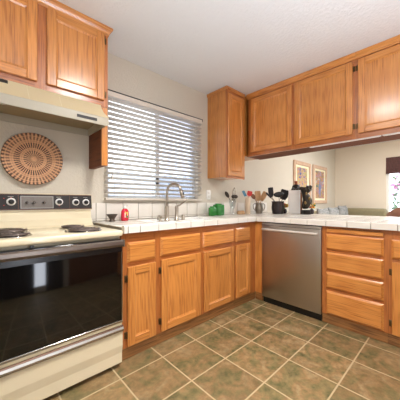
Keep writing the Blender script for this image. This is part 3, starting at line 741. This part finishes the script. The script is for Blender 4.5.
# ------------------------------------------------------------------ wall items
c = Vector((-1.985, .60, 1.405)); b = MB(); prof = []
for k in range(40):
    q = k/39; r = .19*(1-q); h = -.004-.014*(q-.0)**.8 if q > .08 else -.012+.008*(q/.08); prof.append((r, -(.022-.012*math.sin(PI*min(1, q*1.0))) + .0022*abs(math.sin(13*PI*(1-q)))))
prof = [(.185, .012), (.19, 0.0)]+prof
b.lathe(c, prof, 72, 'y'); o = b.build('wall_basket', 'basket_weave', None, c)
tag(o, 'round woven wall basket with dark radiating dashes above the range', 'basket')
def outlet(x, z, lb):
    t = thing('wall_outlet', lb, 'outlet', (x, WY, z))
    MB().box(x-.036, x+.036, WY-.006, WY-.0005, z-.06, z+.06, .003, 2).build('plate', 'plate_white', t)
    b = MB()
    for dz in (.022, -.022): b.box(x-.016, x+.016, WY-.0078, WY-.0061, z+dz-.015, z+dz+.015, .001)
    b.build('socket', 'light_white', t)
outlet(-.125, 1.180, 'white wall outlet between the blind and the narrow cabinet')
def picture(x0, x1, z0, z1, art, lb):
    t = thing('framed_picture', lb, 'picture', ((x0+x1)/2, WY, z0), 'framed pictures on the living room wall')
    w = .075; b = MB(U=(1, 0, 0), N=(0, -1, 0), O=(0, WY-.001, 0))
    for p, q, r, s_ in ((x0, x0+w, z0, z1), (x1-w, x1, z0, z1), (x0+w, x1-w, z0, z0+w), (x0+w, x1-w, z1-w, z1)): b.box(p, q, .0005, .03, r, s_, .004)
    b.build('frame', 'pink_wood', t)
    b = MB(U=(1, 0, 0), N=(0, -1, 0), O=(0, WY-.001, 0)); b.box(x0+w, x1-w, .001, .010, z0+w, z1-w); b.build('mat_board', 'frame_mat', t)
    c = Vector(((x0+x1)/2, WY-.012, (z0+z1)/2)); m = .075
    b = MB(); b.box(x0+w+m, x1-w-m, WY-.0135, WY-.0112, z0+w+m*.6, z1-w-m*.6); o = b.build('print', art, t)
    o.data.transform(Matrix.Translation(ORG[t.name]-c)); o.location = c-ORG[t.name]
picture(2.185, 2.955, 1.050, 1.905, 'art_left', 'left framed picture on the living room wall, partly behind the figurine')
picture(3.085, 3.880, 1.055, 1.912, 'art_right', 'right framed picture with a blue figure, nearer the room corner')

# ------------------------------------------------------------------ counter objects
Z = ZT+.0008
RV = Vector((math.cos(YAW), -math.sin(YAW), 0)); FV = Vector((math.sin(YAW), math.cos(YAW), 0))
# by the range
b = MB(); b.lathe((-1.43, .50, Z), [(.028, 0), (.028, .006), (.02, .012), (.022, .022), (.036, .045), (.047, .062), (.044, .063), (.033, .046), (.0, .03)], 24)
tag(b.build('pedestal_bowl', 'dark_pewter'), 'small dark metal pedestal bowl on the counter beside the range', 'bowl')
x, y = -1.311, .50
t = thing('soap_bottle', 'red hand soap bottle with a white pump by the backsplash', 'soap bottle', (x, y, Z))
b = MB(); b.lathe((x, y, Z), [(.030, 0), (.035, .006), (.036, .05), (.034, .085), (.024, .103), (.012, .110), (0, .110)], 24, sy=.62); b.build('bottle', 'soap_red', t)
b = MB()
for u, z0, z1, w, k in ((-.004, .03, .072, .030, 0), (.006, .052, .080, .012, 1), (.004, .026, .046, .014, 2), (-.012, .066, .082, .010, 1)):
    b.slot = k; pp = []
    for zz in (z0, z1):
        for q in (u-w/2, u+w/2):
            qq = max(-.033, min(.033, q+.006)); yy = -.62*math.sqrt(max(0, .0365**2-qq*qq))-.0008-.0004*k; pp.append(Vector((x+qq, y+yy, Z+zz)))
    b.faces([pp[0], pp[1], pp[3], pp[2]], [(0, 1, 2, 3)])
b.build('bottle_label', ['label_cream', 'label_yellow', 'label_green'], t)
b = MB(); b.lathe((x, y, Z+.1102), [(.014, 0), (.014, .012), (.005, .014), (.005, .028), (.011, .030), (.011, .037), (0, .038)], 16); b.tube([(x, y, Z+.143), (x+.01, y-.03, Z+.142), (x+.012, y-.036, Z+.136)], .004, 8); b.build('pump', 'plate_white', t)
# green canisters
def canister(x, y, w, dp, h, lb, lid):
    t = thing('green_canister', lb, 'canister', (x, y, Z), 'green ceramic canisters')
    b = MB(); b.box(x-w/2, x+w/2, y-dp/2, y+dp/2, Z, Z+h, .012, 3)
    for k in range(5):
        xx = x-w/2+w*(k+.5)/5; b.tube([(xx, y-dp/2-.001, Z+.012), (xx, y-dp/2-.001, Z+h-.014)], .004, 6)
    b.build('jar', 'green_ceramic', t)
    b = MB(); b.lathe((x, y, Z+h+.0003), [(w*.40, 0), (w*.40, .008), (w*.34, .012), (0, .013)], 20, sy=dp/w); b.build('lid', 'green_ceramic', t)
canister(-.062, .50, .124, .09, .138, 'larger green ribbed ceramic canister under the outlet', 1)
canister(-.196, .480, .078, .07, .104, 'smaller green ceramic canister left of the larger one', 1)

def utensil(name, label, cat, group, p0, p1, mat, hmat_, head, size, r=.006, flat=None, hd=None):
    """a handle from p0 up to p1 and a head at the top"""
    p0, p1 = Vector(p0), Vector(p1); d = (p1-p0).normalized()
    t = thing(name, label, cat, p0, group)
    b = MB(); b.tube([p0, p0.lerp(p1, .5), p1], [r*.9, r, r*.8], 8); b.build('handle', hmat_, t)
    if hd: d = (RV*hd[0]+FV*hd[1]+Vector((0, 0, hd[2]))).normalized()
    n = flat or -FV; sd = d.cross(n).normalized(); n = sd.cross(d).normalized()
    rot = Matrix((sd, n, d)).transposed().to_4x4()
    b = MB(); w, th, L = size; c = p1+d*(L/2-.004)
    if head == 'oval': b.ball(c, w/2, th/2, L/2, rot, 18)
    elif head == 'blade':
        pts = [(-w*.32, -L/2), (w*.32, -L/2), (w/2, -L*.15), (w/2, L*.42), (w*.42, L/2), (-w*.42, L/2), (-w/2, L*.42), (-w/2, -L*.15)]
        vs = [c+sd*u+d*v+n*q for q in (-th/2, th/2) for u, v in pts]; k = len(pts)
        b.faces(vs, [tuple(range(k)), tuple(range(2*k-1, k-1, -1))]+[(i, (i+1) % k, (i+1) % k+k, i+k) for i in range(k)])
    elif head == 'whisk':
        for q in range(6):
            a = PI*q/6; ax = sd*math.cos(a)+n*math.sin(a)
            b.tube([p1+ax*(w/2*math.sin(PI*i/12)**.8*(1 if i <= 12 else 1)*(1 if True else 0)*math.copysign(1, 1))+d*(L*i/12) for i in range(13)], .0012, 5)
            b.tube([p1-ax*(w/2*math.sin(PI*i/12)**.8)+d*(L*i/12) for i in range(13)], .0012, 5)
    elif head == 'brush':
        vs = [c+sd*u+n*q+d*v for v in (-L/2, L/2) for u, q in ((-w/2, -th/2), (w/2, -th/2), (w/2, th/2), (-w/2, th/2))]
        b.faces(vs, [(0, 1, 2, 3), (7, 6, 5, 4)]+[(i, (i+1) % 4, (i+1) % 4+4, i+4) for i in range(4)])
    b.build('head', mat, t); return t
def at(c, du, dz, df=0): return Vector((c[0], c[1], 0))+RV*du+FV*df+Vector((0, 0, dz))

# clear vase with small cooking tools
C = (.212, .50)
b = MB(); b.lathe((*C, Z), [(.036, 0), (.036, .004), (.016, .012), (.014, .05), (.024, .075), (.040, .13), (.052, .215), (.049, .215), (.037, .13), (.020, .080), (.0, .07)], 28)
tag(b.build('glass_vase', 'vase_glass'), 'clear footed glass holding dark spoons right of the green canisters', 'vase')
GR = 'tools in the clear glass'
utensil('serving_spoon', 'dark serving spoon leaning left in the clear glass', 'spoon', GR, at(C, .010, Z+.12, .010), at(C, -.050, 1.150, .016), 'utensil_dark', 'utensil_steel', 'oval', (.048, .018, .095), .004)
utensil('serving_spoon', 'dark round spoon low in the middle of the clear glass', 'spoon', GR, at(C, .002, Z+.12, -.010), at(C, .004, 1.140, -.030), 'utensil_dark', 'utensil_dark', 'oval', (.05, .018, .05), .004)
utensil('serving_spoon', 'dark spoon leaning right in the clear glass', 'spoon', GR, at(C, -.008, Z+.11, .008), at(C, .036, 1.142, .006), 'utensil_dark', 'utensil_dark', 'oval', (.06, .018, .05), .004)
utensil('whisk', 'thin wire whisk standing tall in the clear glass', 'whisk', GR, at(C, -.004, Z+.12, .018), at(C, .014, 1.15, .036), 'utensil_steel', 'utensil_steel', 'whisk', (.05, .05, .14), .003)
# little wooden box
c = (.392, .50); b = MB((c[0], c[1], Z), RV, FV); b.box(-.05, .05, -.035, .035, 0, .042, .006, 2); b.box(-.042, .042, -.027, .027, .042, .050, .003)
tag(b.build('wooden_box', 'pale_wood'), 'low pale wooden box beside the footed glass', 'box')
# tall beige holder
C = (.555, .50)
b = MB(); b.lathe((*C, Z), [(.034, 0), (.036, .004), (.035, .12), (.038, .235), (.035, .235), (.030, .05), (0, .04)], 24)
tag(b.build('utensil_holder', 'holder_beige'), 'tall slim beige holder with a red spoon against the backsplash', 'holder')
GR = 'tools in the beige holder'
utensil('red_spoon', 'red slotted spoon sticking out of the tall beige holder', 'spoon', GR, at(C, -.008, Z+.12, .012), at(C, .022, 1.180, .014), 'spoon_red', 'spoon_red', 'blade', (.070, .020, .070), .006)
utensil('dish_brush', 'blue and white brush leaning left out of the tall beige holder', 'brush', GR, at(C, .020, Z+.15, -.006), at(C, -.034, 1.176, -.008), 'brush_blue', 'bristle_white', 'brush', (.034, .03, .085), .005)
# pewter mug
C = (.765, .45)
t = thing('pewter_mug', 'grey pewter mug with two handles holding wooden spoons', 'mug', (*C, Z))
b = MB(); b.lathe((*C, Z), [(.048, 0), (.050, .006), (.046, .014), (.056, .04), (.060, .075), (.052, .115), (.050, .135), (.058, .158), (.055, .158), (.046, .134), (.05, .08), (.0, .03)], 28); b.build('body', 'pewter', t)
for s_ in (-1, 1):
    b = MB(); b.tube([at(C, s_*q, Z+h) for q, h in ((.049, .140), (.070, .145), (.086, .125), (.084, .085), (.070, .055), (.056, .045))], .006, 8); b.build('handle', 'pewter', t)
GR = 'wooden spoons in the pewter mug'
utensil('wooden_spoon', 'broad wooden paddle spoon in the middle of the pewter mug', 'wooden spoon', GR, at(C, .004, Z+.06, .0), at(C, -.010, 1.110, .0), 'pale_wood', 'pale_wood', 'blade', (.085, .010, .145), .007)
utensil('wooden_spoon', 'wooden spoon leaning right out of the pewter mug', 'wooden spoon', GR, at(C, -.018, Z+.08, .014), at(C, .040, 1.112, .018), 'pale_wood', 'pale_wood', 'blade', (.072, .012, .145), .007)
utensil('wooden_spoon', 'darker wooden spoon leaning left out of the pewter mug', 'wooden spoon', GR, at(C, .018, Z+.08, -.018), at(C, -.070, 1.135, -.028), 'brown_wood', 'brown_wood', 'oval', (.06, .016, .09), .006)
# dark crock
C = (.865, .205)
b = MB(); b.lathe((*C, Z), [(.070, 0), (.076, .008), (.086, .06), (.088, .10), (.082, .15), (.086, .172), (.088, .180), (.082, .180), (.076, .15), (.08, .10), (0, .03)], 32)
tag(b.build('utensil_crock', 'dark_glaze'), 'dark glazed barrel crock full of black kitchen tools', 'crock')
GR = 'black tools in the dark crock'
utensil('black_spatula', 'upright black spatula at the left of the dark crock', 'spatula', GR, at(C, .02, Z+.08, -.01), at(C, -.098, 1.165, -.02), 'utensil_black', 'utensil_steel', 'blade', (.070, .012, .135), .006, hd=(-.10, 0, 1))
utensil('black_ladle', 'black ladle lying across the top of the dark crock', 'ladle', GR, at(C, .02, Z+.08, -.03), at(C, .005, 1.160, -.036), 'utensil_black', 'utensil_steel', 'oval', (.150, .06, .078), .006)
utensil('black_turner', 'broad black turner leaning right out of the dark crock', 'turner', GR, at(C, -.005, Z+.08, .02), at(C, .082, 1.128, .03), 'utensil_black', 'utensil_black', 'blade', (.115, .012, .145), .006, hd=(.28, 0, 1))
utensil('steel_masher', 'steel handled tool leaning left behind the dark spatula', 'kitchen tool', GR, at(C, .03, Z+.10, .04), at(C, -.085, 1.152, .06), 'utensil_steel', 'utensil_steel', 'brush', (.02, .012, .10), .005)
# white board and knife block
C = (.975, .012); rr = Matrix.Rotation(-.20, 3, 'Z'); U2 = rr @ RV; N2 = rr @ FV
t = thing('knife_block', 'wooden knife block with black handles behind the white board', 'knife block', (*C, Z))
b = MB((*C, Z), U2, N2); b.prism([(.016, 0), (.016, .30), (.10, .345), (.14, .27), (.14, 0)], -.045, .108, 'nz'); b.build('block', 'brown_wood', t)
for i, (u, n, h) in enumerate(((-.025, .045, .045), (.005, .045, .05), (.035, .045, .045), (.07, .045, .05), (-.01, .08, .045), (.055, .08, .05))):
    b = MB((*C, Z), U2, N2); z0 = .30+(n-.016)*.53; b.tube([b.P(u, n, z0+.0005), b.P(u, n-.012, z0+h)], [.009, .011], 8); b.build('knife_handle', 'utensil_black', t)
b = MB((*C, Z), U2, N2); b.box(-.078, .078, -.004, .0145, 0, .335, .007, 2)
tag(b.build('cutting_board', 'board_white'), 'white cutting board standing on edge in front of the knife block', 'cutting board')
C = (1.205, .098)
t = thing('pepper_mill', 'copper topped wooden pepper mill rising behind the white board', 'pepper mill', (*C, Z))
b = MB(); b.lathe((*C, Z), [(.034, 0), (.036, .01), (.026, .06), (.024, .22), (.030, .34), (.033, .36), (0, .362)], 20); b.build('body', 'brown_wood', t)
b = MB(); b.lathe((*C, Z+.3622), [(.03, 0), (.048, .010), (.056, .030), (.05, .052), (.03, .064), (0, .065)], 20); b.build('collar', 'black_plastic', t)
b = MB(); b.lathe((*C, Z+.4275), [(.022, 0), (.027, .010), (.016, .022), (.028, .038), (.024, .054), (0, .058)], 18); b.build('knob', 'copper_wood', t)
# dark figurine
C = (1.010, -.135)
t = thing('figurine', 'dark bronze carved figurine on a black block base right of the knife block', 'figurine', (*C, Z))
b = MB((*C, Z), RV, FV); b.box(-.05, .05, -.045, .045, 0, .062, .004); b.build('base', 'black_plastic', t)
V = [(0, .07), (-.005, .13), (.005, .19), (-.005, .25), (-.012, .31), (-.03, .37), (.042, .23), (.065, .185), (.05, .14), (.03, .32), (.050, .362), (.060, .398), (-.055, .35), (-.088, .372), (.012, .395), (.03, .105), (-.035, .12), (.03, .39), (.085, .388)]
E_ = [(0, 1), (1, 2), (2, 3), (3, 4), (4, 5), (3, 6), (6, 7), (7, 8), (4, 9), (9, 10), (10, 11), (4, 12), (12, 13), (9, 14), (1, 15), (1, 16), (10, 17), (10, 18)]
R_ = [.040, .048, .042, .044, .040, .030, .030, .028, .020, .034, .030, .012, .030, .018, .018, .034, .030, .012, .012]
me = bpy.data.meshes.new('body'); me.from_pydata([tuple(RV*u+FV*(.014*math.sin(i*2.1))+Vector((0, 0, h))) for i, (u, h) in enumerate(V)], E_, [])
o = bpy.data.objects.new('body', me); col.objects.link(o); o.parent = t; me.materials.append(M['bronze_dark']); ORG[o.name] = ORG[t.name]
sk = o.modifiers.new('skin', 'SKIN'); sk.use_smooth_shade = True
for i, sv in enumerate(me.skin_vertices[0].data): sv.radius = (R_[i], R_[i]); sv.use_root = i == 0
ss = o.modifiers.new('sub', 'SUBSURF'); ss.levels = ss.render_levels = 2
for u, h, r in ((.030, .215, .024), (-.022, .16, .022), (-.01, .285, .018)):
    MB((*C, Z), RV, FV).ball(Vector((*C, Z))+RV*u-FV*.034+Vector((0, 0, h)), r, r*.7, r*1.1).build('lighter_lump', 'bronze_gold', t)  # lighter olive-brown lumps on the front of the figure
# two posies behind
def posy(C, lb, sp):
    t = thing('flower_posy', lb, 'flowers', (*C, Z), 'small flower posies on the counter')
    b = MB(); b.lathe((*C, Z), [(.022, 0), (.032, .02), (.030, .05), (.022, .07), (.019, .07), (.026, .04), (0, .02)], 20); b.build('vase', 'dark_glaze', t)
    b = MB(); f1 = MB(); f2 = MB()
    for k in range(30):
        p = at(C, random.uniform(-sp, sp), Z+random.uniform(.085, .155), random.uniform(-.03, .03))
        q = (b, f1, f2)[k % 3]; q.ball(p, .014, .014, .011, None, 8)
    for k in range(5): b.tube([(*C, Z+.05), at(C, random.uniform(-sp, sp)*.7, Z+.11)], .002, 5)
    b.build('foliage', 'leaf_green', t); f1.build('red_blossom', 'flower_red', t); f2.build('yellow_blossom', 'flower_yellow', t)
posy((1.06, .20), 'red and yellow posy between the dark crock and the white board', .035)
posy((1.165, -.150), 'red and yellow posy just right of the bronze figurine', .04)

# ------------------------------------------------------------------ living room seating
t = thing('sofa', 'olive corner sofa under the framed pictures in the living room', 'sofa', (3.6, 0, 0))
b = MB(); b.prism([(2.30, .57), (2.30, -.30), (3.55, -.30), (3.55, -.62), (4.44, -.62), (4.44, .57)], .10, .44, 'an'); b.build('base', 'sofa_olive', t)
b = MB(); b.box(2.32, 4.13, .36, .58, .441, .90, .08, 4); b.build('backrest', 'sofa_olive', t)
b = MB(); b.box(4.14, 4.45, -.50, .58, .441, .945, .08, 4); b.build('backrest', 'sofa_olive', t)
b = MB(); b.box(2.30, 2.52, -.32, .355, .20, .66, .07, 4); b.build('arm', 'sofa_olive', t)
b = MB(); b.box(3.52, 4.44, -.66, -.505, .20, .66, .07, 4); b.build('arm', 'sofa_olive', t)
for x0, x1, y0, y1 in ((2.53, 3.32, -.31, .35), (3.33, 4.13, -.31, .35)):
    b = MB(); b.box(x0, x1, y0, y1, .445, .58, .05, 3); b.build('seat_cushion', 'sofa_olive', t)
for (x, y) in ((2.38, -.22), (2.38, .5), (4.36, -.54), (4.36, .5)): MB().lathe((x, y, .002), [(.025, 0), (.03, .098), (0, .098)], 12).build('leg', 'brown_wood', t)
def cushion(label, c, w, h, d, yaw, tilt, mat):
    b = MB(); bm2 = bmesh.new(); bmesh.ops.create_cube(bm2, size=2); bmesh.ops.subdivide_edges(bm2, edges=bm2.edges[:], cuts=7, use_grid_fill=True)
    for v in bm2.verts:
        x, y, z = v.co; k = (1-abs(y)**2.4)**.5*(1-abs(z)**2.4)**.5 if max(abs(y), abs(z)) < 1 else 0
        v.co = Vector((x*d/2*(.12+.88*k)+.01*math.sin(y*7+z*5), y*w/2*(1-.06*(1-abs(z))), z*h/2*(1-.06*(1-abs(y)))))
    m = Matrix.Translation(c) @ Matrix.Rotation(yaw, 4, 'Z') @ Matrix.Rotation(tilt, 4, 'Y'); bmesh.ops.transform(bm2, matrix=m, verts=bm2.verts); b._take(bm2, True)
    return tag(b.build('throw_pillow', mat), label, 'pillow', 'sofa pillows')
for x, h, lb in ((2.56, .37, 'grey patterned pillow nearest the figurine on the sofa'), (3.12, .38, 'grey patterned pillow under the right framed picture'), (3.72, .41, 'large grey patterned pillow in the sofa corner')):
    cushion(lb, Vector((x, .190, .590+h/2+.012)), .52, h, .13, PI/2, .18, 'sofa_pattern')
t = thing('armchair', 'brown leather armchair with a rounded back near the far window', 'armchair', (2.75, -1.10, 0))
b = MB(); b.box(2.4, 3.1, -1.46, -.74, .12, .46, .06, 3); b.build('seat', 'leather_brown', t)
b = MB()
n = 17; vs = []
for rr_, z0 in ((.40, .46), (.41, .80), (.36, 1.04), (.29, 1.04), (.27, .80), (.27, .46)):
    for k in range(n):
        a = PI*.5+PI*k/(n-1); drop = .16*abs(math.cos(PI*k/(n-1)))**2 if z0 > .6 else 0
        vs.append(Vector((2.75+rr_*math.cos(a)*1.0, -1.10+rr_*math.sin(a), z0-drop)))
m_ = 6
b.faces(vs, [(j*n+k, j*n+k+1, ((j+1) % m_)*n+k+1, ((j+1) % m_)*n+k) for j in range(m_) for k in range(n-1)]+[tuple(j*n for j in range(m_)), tuple(j*n+n-1 for j in range(m_))][::1], True)
b.build('backrest', 'leather_brown', t)
for x in (2.47, 3.03):
    for y in (-1.39, -.81): MB().lathe((x, y, .002), [(.02, 0), (.028, .12), (0, .12)], 12).build('leg', 'brown_wood', t)

# ------------------------------------------------------------------ ceiling fixture (above the frame, lights the kitchen)
def fixture(x, y, lb):
    t = thing('ceiling_light', lb, 'light', (x, y, CZ-.1), 'ceiling lights')
    MB().lathe((x, y, CZ-.012), [(.20, .0), (.21, .004), (.21, .0115), (0, .0115)], 32).build('canopy', 'plate_white', t)
    MB().lathe((x, y, CZ-.0125), [(.19, 0), (.17, -.016), (.10, -.028), (0, -.032)], 32).build('diffuser', 'lamp_glass', t)
fixture(-1.46, -.88, 'round white ceiling light over the middle of the kitchen floor')
